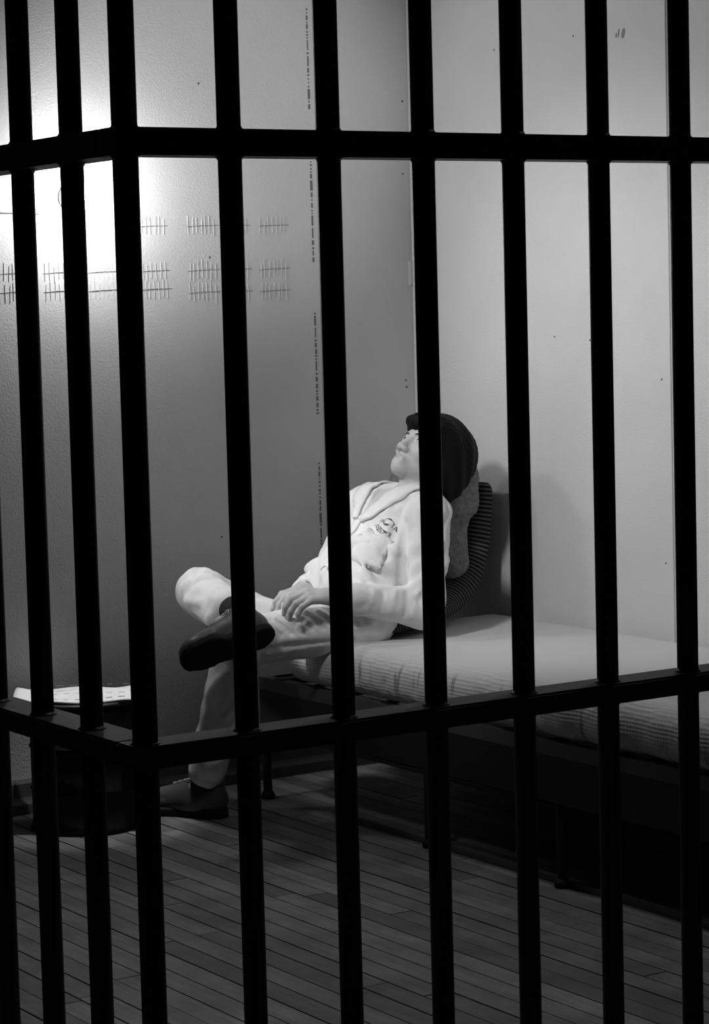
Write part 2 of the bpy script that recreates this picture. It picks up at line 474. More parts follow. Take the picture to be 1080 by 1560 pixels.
# ------------------------------------------------------------------ drum table with newspaper
DC = (1.205, 2.655)
drum = empty('drum_table', (DC[0], DC[1], 0))
tag(drum, 'black round drum standing by the tally wall under the newspaper', 'drum')
bm = bmesh.new(); add_lathe(bm, [(.15, .0), (.158, .006), (.15, .018), (.15, .11), (.155, .115), (.15, .12), (.15, .225), (.155, .23), (.15, .235), (.15, .348), (.14, .351)], (*DC, 0), 'Z', 40)
bm_obj('drum_body', bm, M_DRUM, drum, True)
bm = bmesh.new(); add_lathe(bm, [(.146, .344), (.16, .346), (.163, .352), (.16, .358), (.15, .358), (.148, .354)], (*DC, 0), 'Z', 40)
bm_obj('rim', bm, M_IRON, drum, True)
def newspaper():
    nx, ny = 26, 18; vs = []; fs = []
    ang = math.radians(32); ca, sa = math.cos(ang), math.sin(ang)
    for layer in (0, 1):
        for j in range(ny + 1):
            for i_ in range(nx + 1):
                u, v = i_ / nx - .5, j / ny - .5
                px, py = u * .37, v * .235
                r = math.hypot(px, py)
                z = .3640 + .004 * math.sin(u * 9 + v * 4) + .004 * math.cos(v * 7) + .004
                z += -.006 * max(0, (r - .168) / .05) + .03 * max(0, -u - .36) * 3.0 + .02 * max(0, u + v - .7) * 3
                z += .006 * (1 - abs(v) * 2) * math.exp(-(u / .1) ** 2)
                vs.append((DC[0] + px * ca + py * sa, DC[1] - px * sa + py * ca - .005, z + (0 if layer else -.005)))
    N = (nx + 1) * (ny + 1)
    for j in range(ny):
        for i_ in range(nx):
            a = j * (nx + 1) + i_
            q = (a, a + 1, a + nx + 2, a + nx + 1)
            fs.append(tuple(k + N for k in q)); fs.append(tuple(reversed(q)))
    edge = [i_ for i_ in range(nx + 1)] + [(j) * (nx + 1) + nx for j in range(1, ny + 1)] + [ny * (nx + 1) + i_ for i_ in range(nx - 1, -1, -1)] + [j * (nx + 1) for j in range(ny - 1, 0, -1)]
    for a, b in zip(edge, edge[1:] + edge[:1]):
        fs.append((a, b, b + N, a + N))
    return vs, fs
vs, fs = newspaper()
paper = mesh_obj('newspaper', vs, fs, M_PAPER, None, True)
tag(paper, 'folded white newspaper lying open on the black drum', 'newspaper')
bm = bmesh.new()
random.seed(3)
for r_ in range(2):
    for k in range(7):
        u = -.12 + k * .036 + random.uniform(-.005, .005); v = -.085 + r_ * .15
        ang = math.radians(32); L = random.uniform(.012, .026)
        def tr(a, b): return (DC[0] + a * math.cos(ang) + b * math.sin(ang), DC[1] - a * math.sin(ang) + b * math.cos(ang) - .005)
        q = [tr(u, v), tr(u + L, v), tr(u + L, v + .007), tr(u, v + .007)]
        bm.faces.new([bm.verts.new((x_, y_, .3800)) for x_, y_ in q])
tag(bm_obj('headline_print', bm, M_PRINT, paper), None, kind='stuff')

# ------------------------------------------------------------------ cot
cot = empty('cot', (1.765, 1.65, 0))
tag(cot, 'dark iron cot standing along the right wall under the mattress', 'cot')
X0, X1, Y0, Y1 = 1.765, 2.455, .62, 2.66
def part(name, fn, m, par=cot, smooth=False):
    bm = bmesh.new(); fn(bm); return bm_obj(name, bm, m, par, smooth)
for xx, sgn in ((X0, 1), (X1, -1)):
    def f(bm):
        add_box(bm, (xx - .002, Y0, .318), (xx + .002, Y1, .354), .0008)
        add_box(bm, (min(xx, xx + sgn * .03), Y0, .350), (max(xx, xx + sgn * .03), Y1, .354), .0008)
    part('side_rail', f, M_TRIM)
for yy in (Y0, Y1):
    part('end_rail', lambda bm: add_box(bm, (X0 + .003, yy - .002, .318), (X1 - .003, yy + .002, .350), .0008), M_IRON)
for yy in (Y1 - .012, 1.83, 1.27, Y0 + .012):
    for xx in (X0 + .012, X1 - .012):
        part('leg', lambda bm: add_tube(bm, [(xx, yy, .02), (xx, yy, .318)], .013, 12), M_IRON, smooth=True)
        part('foot', lambda bm: add_lathe(bm, [(.012, 0), (.02, .002), (.02, .012), (.014, .022)], (xx, yy, 0), 'Z', 14), M_SOLE, smooth=True)
for xx in (X0 + .004, X1 - .004):
    part('stretcher', lambda bm: add_tube(bm, [(xx, Y1 - .012, .198), (xx, 1.27, .198)], .0065, 8), M_IRON, smooth=True)
part('side_board', lambda bm: add_box(bm, (X0 - .003, Y0 + .01, .206), (X0 + .001, Y1 - .004, .3175), .0008), M_IRON)
part('floor_runner', lambda bm: add_box(bm, (X0 + .024, Y0, .0), (X0 + .044, 2.20, .016), .002), M_TRIM)
for k in range(11):
    yy = Y0 + .12 + k * (Y1 - Y0 - .22) / 10
    part('slat', lambda bm: add_box(bm, (X0 + .004, yy - .02, .3545), (X1 - .004, yy + .02, .3575)), M_IRON)

# ------------------------------------------------------------------ implicit-surface modelling kit
class Field:
    def __init__(s): s.ops = []
    def add(s, fn, lo, hi, k=.02, op='u'):
        s.ops.append((fn, np.array(lo, float) - k - .035, np.array(hi, float) + k + .035, k, op)); return s
    def cone(s, a, b, ra, rb, k=.02, op='u'):
        a = np.array(a, float); b = np.array(b, float); ba = b - a; L = max(ba @ ba, 1e-9); R = max(ra, rb)
        def fn(p):
            d = p - a; t = np.clip(d @ ba / L, 0, 1)
            return np.sqrt(((d - t[..., None] * ba) ** 2).sum(-1)) - (ra + (rb - ra) * t)
        return s.add(fn, np.minimum(a, b) - R, np.maximum(a, b) + R, k, op)
    def chain(s, pts, rs, k=.01):
        for a, b, ra, rb in zip(pts, pts[1:], rs, rs[1:]): s.cone(a, b, ra, rb, k)
        return s
    def ell(s, c, r, ax=None, k=.02, op='u'):
        c = np.array(c, float); r = np.array(r, float); ax = np.eye(3) if ax is None else np.array(ax, float)
        R = r.max()
        def fn(p):
            q = (p - c) @ ax.T
            k0 = np.sqrt(((q / r) ** 2).sum(-1)); k1 = np.sqrt(((q / r ** 2) ** 2).sum(-1)) + 1e-9
            return k0 * (k0 - 1) / k1
        return s.add(fn, c - R, c + R, k, op)
    def box(s, c, h, ax=None, rnd=.01, k=.01, op='u'):
        c = np.array(c, float); h = np.array(h, float); ax = np.eye(3) if ax is None else np.array(ax, float)
        R = np.linalg.norm(h)
        def fn(p):
            q = np.abs((p - c) @ ax.T) - (h - rnd)
            return np.sqrt((np.maximum(q, 0) ** 2).sum(-1)) + np.minimum(q.max(-1), 0) - rnd
        return s.add(fn, c - R, c + R, k, op)
    def plane(s, c, n, k=.006):
        """keep the side the normal points away from"""
        c = np.array(c, float); n = np.array(n, float); n /= np.linalg.norm(n)
        return s.add(lambda p: -((p - c) @ n), (-9, -9, -9), (9, 9, 9), k, 's')
    def ridge(s, a, b, w, amp):
        a = np.array(a, float); b = np.array(b, float); ba = b - a; L = max(ba @ ba, 1e-9)
        def fn(p):
            d = p - a; t = np.clip(d @ ba / L, 0, 1)
            return amp * np.exp(-((d - t[..., None] * ba) ** 2).sum(-1) / (w * w))
        return s.add(fn, np.minimum(a, b) - 2 * w, np.maximum(a, b) + 2 * w, 0, 'r')
    def fold(s, a, b, w, amp, n=4):
        pts = s.snap(np.array([np.array(a, float) + (np.array(b, float) - np.array(a, float)) * t for t in np.linspace(0, 1, n)]))
        s._pend = getattr(s, '_pend', []) + [(pts, w, amp)]
        return s
    def flush(s, gain=1.0):
        for pts, w, amp in s._pend:
            amp = amp * gain
            seg = list(zip(pts[:-1], pts[1:]))
            lo = pts.min(0) - 2.2 * w; hi = pts.max(0) + 2.2 * w
            def fn(p, seg=seg, w=w, amp=amp):
                best = None
                for a, b in seg:
                    ba = b - a; L = max(ba @ ba, 1e-9); d = p - a; t = np.clip(d @ ba / L, 0, 1)
                    e = ((d - t[..., None] * ba) ** 2).sum(-1); best = e if best is None else np.minimum(best, e)
                return amp * np.exp(-best / (w * w))
            s.add(fn, lo, hi, 0, 'r')
        s._pend = []
        return s
    def warp(s, fn):
        return s.add(fn, (-9, -9, -9), (9, 9, 9), 0, 'r')
    @staticmethod
    def _apply(v, d, k, op):
        if op == 'r': return v - d
        if op == 's': d = -d
        if op == 'u':
            h = np.clip(.5 + .5 * (d - v) / k, 0, 1); return d * (1 - h) + v * h - k * h * (1 - h)
        h = np.clip(.5 - .5 * (d - v) / k, 0, 1); return d * (1 - h) + v * h + k * h * (1 - h)
    def at(s, p):
        v = np.full(p.shape[:-1], .12)
        for fn, lo, hi, k, op in s.ops:
            v = s._apply(v, fn(p), max(k, 1e-4), op)
        return v
    def grad(s, p, e=.0015):
        g = np.stack([(s.at(p + e * a) - s.at(p - e * a)) for a in np.eye(3)], -1) / (2 * e)
        return g / (np.linalg.norm(g, axis=-1, keepdims=True) + 1e-9)
    def snap(s, p, off=0.0, n=14):
        p = np.array(p, float)
        for _ in range(n):
            p = p - ((s.at(p) - off) * .8)[..., None] * s.grad(p)
        return p
    def grid(s, axs):
        V = np.full([len(a) for a in axs], .12)
        for fn, lo, hi, k, op in s.ops:
            sl = []
            for a, l, h in zip(axs, lo, hi):
                i0, i1 = np.searchsorted(a, l), np.searchsorted(a, h)
                sl.append(slice(max(i0 - 1, 0), min(i1 + 1, len(a))))
            if any(q.stop <= q.start for q in sl): continue
            X, Y, Z = np.meshgrid(*[a[q] for a, q in zip(axs, sl)], indexing='ij', sparse=False)
            P = np.stack([X, Y, Z], -1)
            V[tuple(sl)] = s._apply(V[tuple(sl)], fn(P), max(k, 1e-4), op)
        return V

def axis(lo, hi, coarse, fine=None, ranges=()):
    out = [lo]
    while out[-1] < hi:
        x = out[-1]
        st = coarse
        for a, b in ranges:
            if a <= x < b: st = fine
            elif x < a: st = min(st, max(a - x, fine))
        out.append(x + st)
    return np.array(out)

def surface_nets(axs, V):
    ins = V < 0; nx, ny, nz = V.shape
    cnt = np.zeros((nx - 1, ny - 1, nz - 1), np.int8); corners = []
    for dx in (0, 1):
        for dy in (0, 1):
            for dz in (0, 1):
                cnt += ins[dx:nx - 1 + dx, dy:ny - 1 + dy, dz:nz - 1 + dz]
    mixed = (cnt > 0) & (cnt < 8)
    I, J, K = np.nonzero(mixed)
    idx = np.full(mixed.shape, -1, np.int64); idx[I, J, K] = np.arange(len(I))
    acc = np.zeros((len(I), 3)); num = np.zeros(len(I))
    ax, ay, az = axs
    for d in range(3):
        o = [0, 0, 0]; others = [q for q in range(3) if q != d]
        for a in (0, 1):
            for b in (0, 1):
                o0 = [0, 0, 0]; o0[others[0]] = a; o0[others[1]] = b; o1 = list(o0); o1[d] = 1
                v0 = V[I + o0[0], J + o0[1], K + o0[2]]; v1 = V[I + o1[0], J + o1[1], K + o1[2]]
                m = (v0 < 0) != (v1 < 0); t = np.where(m, v0 / np.where(m, v0 - v1, 1), 0)
                p0 = np.stack([ax[I + o0[0]], ay[J + o0[1]], az[K + o0[2]]], -1)
                p1 = np.stack([ax[I + o1[0]], ay[J + o1[1]], az[K + o1[2]]], -1)
                acc[m] += (p0 + t[:, None] * (p1 - p0))[m]; num[m] += 1
    verts = acc / num[:, None]
    quads = []
    for d in range(3):
        a, b = [(1, 2), (2, 0), (0, 1)][d]
        lo = [slice(None)] * 3; hi = [slice(None)] * 3
        lo[d] = slice(0, -1); hi[d] = slice(1, None)
        lo[a] = hi[a] = slice(1, -1); lo[b] = hi[b] = slice(1, -1)
        s0, s1 = ins[tuple(lo)], ins[tuple(hi)]
        ch = s0 != s1
        C = np.array(np.nonzero(ch)).T
        if not len(C): continue
        base = C.copy(); base[:, a] += 0; base[:, b] += 0
        def g(da, db):
            q = base.copy(); q[:, a] += da; q[:, b] += db
            return idx[q[:, 0], q[:, 1], q[:, 2]]
        Q = np.stack([g(0, 0), g(1, 0), g(1, 1), g(0, 1)], -1)
        fl = s1[ch]
        Q[fl] = Q[fl][:, ::-1]
        quads.append(Q)
    return verts, np.concatenate(quads)

def field_obj(name, F, lo, hi, h, m, parent=None, fine=None, ranges=((), (), ())):
    axs = [axis(lo[q], hi[q], h, fine, ranges[q]) for q in range(3)]
    v, f = surface_nets(axs, F.grid(axs))
    return mesh_obj(name, v, f, m, parent, True)

def draped(name, F, ring_rows, off, thick, m, parent, sub=1):
    """a cloth patch given as rows of guide points, laid on the surface of field F and given thickness"""
    R = np.array(ring_rows, float)
    for _ in range(sub):
        R2 = np.empty((R.shape[0] * 2 - 1, R.shape[1], 3)); R2[::2] = R; R2[1::2] = (R[:-1] + R[1:]) / 2; R = R2
        R2 = np.empty((R.shape[0], R.shape[1] * 2 - 1, 3)); R2[:, ::2] = R; R2[:, 1::2] = (R[:, :-1] + R[:, 1:]) / 2; R = R2
    a, b = R.shape[:2]
    top = F.snap(R.reshape(-1, 3), off + thick); bot = F.snap(R.reshape(-1, 3), off)
    vs = np.concatenate([top, bot]); N = a * b; fs = []
    for i_ in range(a - 1):
        for j in range(b - 1):
            q = (i_ * b + j, i_ * b + j + 1, (i_ + 1) * b + j + 1, (i_ + 1) * b + j)
            fs.append(q); fs.append(tuple(N + k for k in reversed(q)))
    edge = list(range(b)) + [i_ * b + b - 1 for i_ in range(1, a)] + [(a - 1) * b + j for j in range(b - 2, -1, -1)] + [i_ * b for i_ in range(a - 2, 0, -1)]
    for p_, q_ in zip(edge, edge[1:] + edge[:1]): fs.append((q_, p_, p_ + N, q_ + N))
    o = mesh_obj(name, vs, fs, m, parent, True)
    bm = bmesh.new(); bm.from_mesh(o.data); bmesh.ops.recalc_face_normals(bm, faces=bm.faces); bm.to_mesh(o.data); bm.free()
    return o

# ------------------------------------------------------------------ mattress
F = Field()
F.box((2.125, 1.555, .424), (.372, .955, .066), rnd=.055)
def sag(p):
    x, y, z = p[..., 0], p[..., 1], p[..., 2]
    top = np.clip((z - .43) / .05, 0, 1)
    v = .006 * np.sin(y * 7.3 + .6) * np.sin(x * 9) * top
    v += -.020 * np.exp(-(((x - 1.95) / .16) ** 2 + ((y - 2.37) / .16) ** 2)) * top
    side = np.clip((1.80 - x) / .05, 0, 1)
    v += .005 * np.sin(y * 21 + 3 * np.sin(y * 5)) * side + .0025 * np.sin(y * 61 + 4 * np.sin(y * 9)) * side
    return v
F.warp(sag)
for (ya, yb, dz) in ((2.0, 1.93, 0), (1.86, 1.74, 0), (1.60, 1.47, 0)):
    F.ridge((1.745, ya, .40), (1.83, yb, .488), .009, -.007)
F.ridge((1.76, 2.50, .43), (1.80, 2.45, .475), .012, -.012)
mattress = field_obj('mattress', F, (1.70, .56, .33), (2.54, 2.55, .53), .011, M_MATT)
tag(mattress, 'pale waffle-weave mattress lying on the iron cot', 'mattress')

# ------------------------------------------------------------------ striped pad bent up against the wall
def striped_pad():
    # centre line in x-z, thickness, near edge y ; far edge y fixed
    cl = [(1.80, .512, .034, 2.30), (1.90, .514, .04, 2.215), (2.05, .520, .05, 2.25), (2.17, .530, .06, 2.30), (2.27, .552, .075, 2.36), (2.345, .60, .09, 2.40),
          (2.390, .67, .095, 2.425), (2.412, .75, .085, 2.43), (2.425, .82, .065, 2.432), (2.430, .860, .058, 2.435), (2.432, .878, .04, 2.45)]
    pts = []
    P = [np.array(c) for c in cl]
    n = 10
    for i_ in range(len(P) - 1):
        p0 = P[max(i_ - 1, 0)]; p1 = P[i_]; p2 = P[i_ + 1]; p3 = P[min(i_ + 2, len(P) - 1)]
        for k in range(n):
            t = k / n
            pts.append(.5 * ((2 * p1) + (-p0 + p2) * t + (2 * p0 - 5 * p1 + 4 * p2 - p3) * t * t + (-p0 + 3 * p1 - 3 * p2 + p3) * t ** 3))
    pts.append(P[-1]); pts = np.array(pts)
    s = np.concatenate([[0], np.cumsum(np.hypot(np.diff(pts[:, 0]), np.diff(pts[:, 1])))])
    T = np.gradient(pts[:, :2], axis=0); T /= np.linalg.norm(T, axis=1, keepdims=True)
    NV = np.stack([-T[:, 1], T[:, 0]], 1)
    vs = []; us = []; m = 24
    for i_ in range(len(pts)):
        x, z, th, y0 = pts[i_]; y1 = 2.78
        rib = 1 + .035 * math.sin(2 * math.pi * s[i_] / .0125)
        for k in range(m):
            a = 2 * math.pi * k / m; ca, sa = math.cos(a), math.sin(a)
            e = .45
            u = math.copysign(abs(ca) ** e, ca); w = math.copysign(abs(sa) ** .7, sa)
            yy = (y0 + y1) / 2 - u * (y1 - y0) / 2
            off = w * th / 2 * rib
            vs.append((x + NV[i_, 0] * off, yy, z + NV[i_, 1] * off)); us.append(s[i_])
    fs = []
    for i_ in range(len(pts) - 1):
        for k in range(m):
            a, b = i_ * m + k, i_ * m + (k + 1) % m
            fs.append((a, a + m, b + m, b))
    fs.append(tuple(range(m))); fs.append(tuple(range(len(vs) - 1, len(vs) - m - 1, -1)))
    o = mesh_obj('striped_pad', vs, fs, M_STRIPE, None, True)
    uvl = o.data.uv_layers.new(name='UVMap')
    for l in o.data.loops: uvl.data[l.index].uv = (us[l.vertex_index], 0)
    bm = bmesh.new(); bm.from_mesh(o.data); bmesh.ops.recalc_face_normals(bm, faces=bm.faces); bm.to_mesh(o.data); bm.free()
    return o
pad = striped_pad()
tag(pad, 'dark striped ticking pad bent up from the mattress against the right wall', 'pad')

# ------------------------------------------------------------------ speckled grey cushion behind the shoulders
F = Field()
yc, yh = 2.595, .175
F.cone((2.300, yc - yh + .03, .64), (2.300, yc + yh, .64), .030, .03, .03)
F.box((2.318, yc, .735), (.034, yh, .11), rnd=.03, k=.05)
F.box((2.342, yc, .850), (.056, yh, .062), rnd=.035, k=.05)
F.box((2.362, yc + .006, .905), (.036, yh - .006, .024), rnd=.016, k=.012)
F.ridge((2.27, yc - yh, .895), (2.39, yc - yh, .888), .006, -.006)
F.ridge((2.30, yc - yh, .78), (2.34, yc - yh, .70), .01, -.008)
F.warp(lambda p: .0028 * np.sin(p[..., 0] * 210 + 3 * np.sin(p[..., 2] * 90)) * np.sin(p[..., 2] * 190 + p[..., 1] * 60) * np.sin(p[..., 1] * 170 + 2 * np.sin(p[..., 0] * 70)))
cushion = field_obj('cushion', F, (2.2, 2.38, .56), (2.42, 2.82, .97), .006, M_GREY)
tag(cushion, 'speckled grey foam cushion folded upright behind the man', 'cushion')

# ------------------------------------------------------------------ the seated man
v3 = lambda *a: np.array(a, float)
HIPL, HIPR = v3(1.885, 2.285, .533), v3(1.885, 2.455, .500)
THR = v3(1.735, 2.552, .515)
KNL, ANL = v3(1.530, 2.360, .505), v3(1.506, 2.530, .105)
KNR, ANR = v3(1.584, 2.662, .612), v3(1.500, 2.300, .590)
NECK = v3(2.085, 2.37, .855)
SHL, SHR = v3(2.060, 2.210, .828), v3(2.060, 2.530, .828)
ELL, WRL = v3(2.005, 2.165, .575), v3(1.752, 2.215, .622)
ELR, WRR = v3(1.965, 2.615, .590), v3(1.792, 2.448, .612)
SP = v3(.56, 0, .83); FN = v3(-.83, 0, .56); LT = v3(0, -1, 0)      # torso: along the spine, forward, to his left
TAX = [SP, LT, FN]
el = math.radians(37)
HF, HU, HL = v3(-math.cos(el), 0, math.sin(el)), v3(math.sin(el), 0, math.cos(el)), v3(0, -1, 0)
HF = HF + .06 * HL; HF /= np.linalg.norm(HF); HL = np.cross(HU, HF)
HL = HL if HL[1] < 0 else -HL
HO = v3(2.180, 2.37, .972)
HAX = [HF, HL, HU]
hd = lambda f, l, u: HO + HF * f + HL * l + HU * u

B = Field()
# trunk and limbs under the clothes
B.ell((2.035, 2.37, .765), (.13, .150, .080), TAX, .02)
B.ell((1.93, 2.37, .65), (.12, .135, .085), TAX, .05)
B.ell((1.90, 2.37, .545), (.09, .15, .070), None, .05)
B.cone(SHL, SHR, .045, .045, .04)
B.cone(v3(2.158, 2.37, .918), NECK + v3(.005, 0, -.02), .047, .056, .016)
for hip, kn, an in ((HIPL, KNL, ANL), (THR, KNR, ANR)):
    B.cone(hip, kn, .058, .046, .03); B.cone(kn, an, .043, .030, .02)
B.cone(HIPR, THR, .060, .056, .03)
for an, dr in ((ANL, v3(-.48, .876, -.15)), (ANR, v3(-.97, -.05, -.2))):
    B.cone(an, an + .09 * dr - (v3(0, 0, .055) if an is ANL else v3(0, .03, 0)), .026, .018, .02)
for sh, e, w in ((SHL, ELL, WRL), (SHR, ELR, WRR)):
    B.cone(sh, e, .046, .038, .03); B.cone(e, w, .036, .026, .02)
# head
B.ell(hd(-.008, 0, .032), (.093, .074, .084), HAX, .01)
B.ell(hd(.028, 0, -.020), (.058, .060, .078), HAX, .03)
for s_ in (1, -1):
    B.cone(hd(.0, s_ * .047, -.040), hd(.066, s_ * .012, -.086), .017, .015, .022)
    B.ell(hd(.060, s_ * .042, -.026), (.022, .022, .020), HAX, .02)
    B.cone(hd(.084, s_ * .010, .020), hd(.070, s_ * .046, .022), .009, .010, .014)
    B.ell(hd(-.012, s_ * .074, -.012), (.020, .008, .032), HAX, .008)
B.ell(hd(.077, 0, -.090), (.020, .021, .017), HAX, .016)
B.cone(hd(.072, 0, -.070), hd(.070, 0, -.060), .024, .024, .015)
for s_ in (1, -1):
    B.ell(hd(.096, s_ * .031, .002), (.018, .019, .011), HAX, .012, 's')
    B.ell(hd(.0735, s_ * .031, .001), (.0150, .0175, .0140), HAX, .005)
    B.ell(hd(.0900, s_ * .032, .0005), (.010, .0130, .0042), HAX, .003, 's')
B.cone(hd(.086, 0, .006), hd(.104, 0, -.034), .0075, .0115, .012)
for s_ in (1, -1):
    B.ell(hd(.096, s_ * .0125, -.038), (.012, .0085, .0085), HAX, .007)
    B.ell(hd(.1035, s_ * .0075, -.0475), (.007, .0042, .0050), HAX, .003, 's')
B.cone(hd(.089, -.016, -.0655), hd(.095, 0, -.0625), .0055, .0068, .006); B.cone(hd(.095, 0, -.0625), hd(.089, .016, -.0655), .0068, .0055, .006)
B.cone(hd(.088, -.014, -.0755), hd(.088, .014, -.0755), .0075, .0075, .008)
B.cone(hd(.097, -.020, -.0705), hd(.102, 0, -.0690), .0025, .0030, .003, 's'); B.cone(hd(.102, 0, -.0690), hd(.097, .020, -.0705), .0030, .0025, .003, 's')
# hands: palm, four unequal curled fingers and a thumb each
def hand(wr, dirv, lat, nrm, bend, thumb_side, scale=1.0, spread=.0185, thumb=True):
    """dirv: wrist to knuckles, lat: towards the index finger, nrm: out of the back of the hand"""
    dirv = dirv / np.linalg.norm(dirv); lat = lat - dirv * (lat @ dirv); lat /= np.linalg.norm(lat); nrm = np.cross(dirv, lat)
    if nrm[2] < 0: nrm = -nrm
    kn0 = wr + dirv * .078 * scale
    B.cone(wr, wr + dirv * .03, .025, .023, .012)
    lens = [(.040, .026, .021), (.044, .029, .022), (.041, .027, .021), (.032, .020, .018)]
    for i_, L in enumerate(lens):
        off = (1.5 - i_) * spread
        k = kn0 + lat * off + nrm * (.004 - .003 * abs(i_ - 1)) - dirv * (.004 * abs(i_ - 1))
        B.cone(wr + lat * off * .55 + dirv * .012, k, .0125, .0105, .012)
        p = k; a = bend[0] + .07 * i_
        for q, (l, r0, r1) in enumerate(zip(L, (.0102, .0092, .0084), (.0092, .0084, .0068))):
            d = dirv * math.cos(a) - nrm * math.sin(a)
            d = d - lat * .06 * (i_ - 1)
            n_ = p + d * l * scale
            B.cone(p, n_, r0 if i_ < 3 else r0 * .9, r1 if i_ < 3 else r1 * .9, .0035)
            p = n_; a += bend[1 + q] if q < 2 else 0
    if thumb:
        t0 = wr + dirv * .022 + lat * .022 - nrm * .006
        t1 = t0 + dirv * .030 + lat * .020 - nrm * .010
        t2 = t1 + dirv * .030 + lat * .004 - nrm * .010
        t3 = t2 + dirv * .022 - lat * .004 - nrm * .006
        B.cone(t0, t1, .0145, .0115, .01); B.cone(t1, t2, .0112, .0100, .004); B.cone(t2, t3, .0100, .0078, .004)
hand(WRL, v3(-.90, .34, .10), v3(.15, .85, .30), None, (.42, .55, .45), 1)
hand(WRR, v3(-.86, -.48, -.02), v3(-.35, -.75, -.10), None, (.45, .75, .5), 1)

rx = ((1.585, 1.83), (1.98, 2.20)); ry = ((2.16, 2.50),); rz = ((.53, .68), (.87, 1.10))
person = field_obj('person', B, (1.26, 2.08, .0), (2.34, 2.80, 1.12), .012, M_SKIN, None, .0026, (rx, ry, rz))
tag(person, 'man in pale shirt and trousers reclining on the cot, ankle on knee, looking up', 'person')

# eyes
for s_ in (1, -1):
    c = hd(.0752, s_ * .031, .001); bm = bmesh.new()
    bmesh.ops.create_icosphere(bm, subdivisions=5, radius=.0124)
    look = Vector(HF + .45 * HU * 1 - .1 * HL).normalized()
    for v in bm.verts: v.co += Vector(c)
    for f in bm.faces:
        f.material_index = 1 if (f.calc_center_median() - Vector(c)).normalized().dot(look) > .86 else 0
    o = bm_obj('eye', bm, M_EYEW, person, True); o.data.materials.append(M_IRIS)
    # brow
    bw = [hd(.0905, s_ * .014, .0165), hd(.0885, s_ * .024, .0190), hd(.0840, s_ * .036, .0200), hd(.0760, s_ * .047, .0170)]
    bm = bmesh.new(); add_tube(bm, [tuple(B.snap(q[None], .0005)[0]) for q in bw], [.0012, .0019, .0017, .0008], 8); bm_obj('eyebrow', bm, M_HAIR, person, True)

# hair
H_ = Field()
H_.ell(hd(-.022, 0, .036), (.117, .095, .096), HAX, .02)
H_.ell(hd(-.066, 0, -.020), (.070, .088, .095), HAX, .03)
for s_ in (1, -1):
    H_.ell(hd(-.022, s_ * .062, -.030), (.046, .033, .070), HAX, .03)
H_.ell(hd(.128, 0, -.045), (.090, .100, .086), HAX, .012, 's')
H_.ell(hd(.074, 0, -.060), (.058, .110, .062), HAX, .012, 's')
H_.cone(hd(.078, -.052, .064), hd(.092, .0, .060), .017, .016, .02); H_.cone(hd(.092, .0, .060), hd(.076, .058, .054), .016, .017, .02)
def strands(p):
    q = (p - HO) @ np.array(HAX).T
    ph = np.arctan2(q[..., 1], q[..., 2] + .02); f = q[..., 0]
    return .0006 * np.sin(ph * 47 + 7 * np.sin(f * 31) + f * 40) + .0006 * np.sin(ph * 93 + 9 * np.sin(f * 23 + ph * 3)) + .0042 * np.sin(ph * 5 + f * 37 + 1.0) * np.sin(f * 51 + ph * 4)
H_.warp(strands)
field_obj('hair', H_, tuple(HO - .18), tuple(HO + .18), .0032, M_HAIR, person)

# shirt
T = Field()
T.ell((2.035, 2.37, .768), (.150, .176, .096), TAX, .02)
T.ell((1.935, 2.37, .655), (.130, .168, .108), TAX, .05)
T.cone(SHL + v3(.0, .02, -.004), SHR + v3(.0, -.02, -.004), .060, .060, .03)
T.cone(SHL, ELL, .062, .056, .025); T.cone(SHR, ELR, .062, .055, .025)
cuL = ELL + (WRL - ELL) * .80; cuR = ELR + (WRR - ELR) * .80
T.cone(ELL, cuL, .055, .040, .02); T.cone(ELR, cuR, .054, .040, .02)
dl = (WRL - ELL) / np.linalg.norm(WRL - ELL); dr = (WRR - ELR) / np.linalg.norm(WRR - ELR)
T.cone(cuL - dl * .012, cuL + dl * .004, .0435, .044, .006); T.cone(cuR - dr * .012, cuR + dr * .004, .0435, .044, .006)
T.cone(cuL + dl * .050, cuL + dl * .12, .037, .032, .004, 's'); T.cone(cuR + dr * .050, cuR + dr * .12, .037, .032, .004, 's')
# loose front tail lifted over the lap
T.ell((1.862, 2.46, .672), (.030, .085, .020), [v3(.5, 0, .86), v3(0, 1, 0), v3(-.86, 0, .5)], .02)
T.ell((1.845, 2.34, .640), (.045, .11, .022), [v3(.4, 0, .9), v3(0, 1, 0), v3(-.9, 0, .4)], .025)
T.plane((1.835, 2.37, .545), (-.45, 0, -.9), .01)
# open neck
T.cone(NECK + v3(-.01, 0, .10), NECK + v3(-.055, 0, .035), .070, .050, .006, 's')
T.cone(NECK + v3(-.055, 0, .035), v3(1.955, 2.385, .815), .046, .004, .006, 's')
# folds
fold = [((2.00, 2.24, .86), (1.93, 2.25, .70), .012, -.012), ((2.03, 2.22, .80), (1.99, 2.20, .66), .012, -.016),
        ((1.96, 2.27, .70), (1.90, 2.36, .72), .014, .012), ((1.93, 2.25, .655), (1.84, 2.40, .71), .013, -.012),
        ((1.90, 2.24, .62), (1.83, 2.38, .66), .013, .014), ((1.97, 2.21, .64), (1.93, 2.22, .58), .012, -.012),
        ((1.98, 2.42, .80), (1.90, 2.47, .74), .012, .008), ((1.95, 2.52, .76), (1.87, 2.47, .70), .012, -.010),
        ((2.09, 2.16, .76), (2.01, 2.15, .70), .010, -.010), ((2.07, 2.15, .70), (1.99, 2.14, .66), .010, .008),
        ((2.06, 2.15, .655), (1.97, 2.14, .60), .009, -.009), ((2.03, 2.12, .80), (2.02, 2.11, .68), .011, .008),
        ((2.05, 2.13, .60), (1.96, 2.12, .60), .010, -.008)]
for a, b, w, am in fold: T.fold(a, b, w, am)
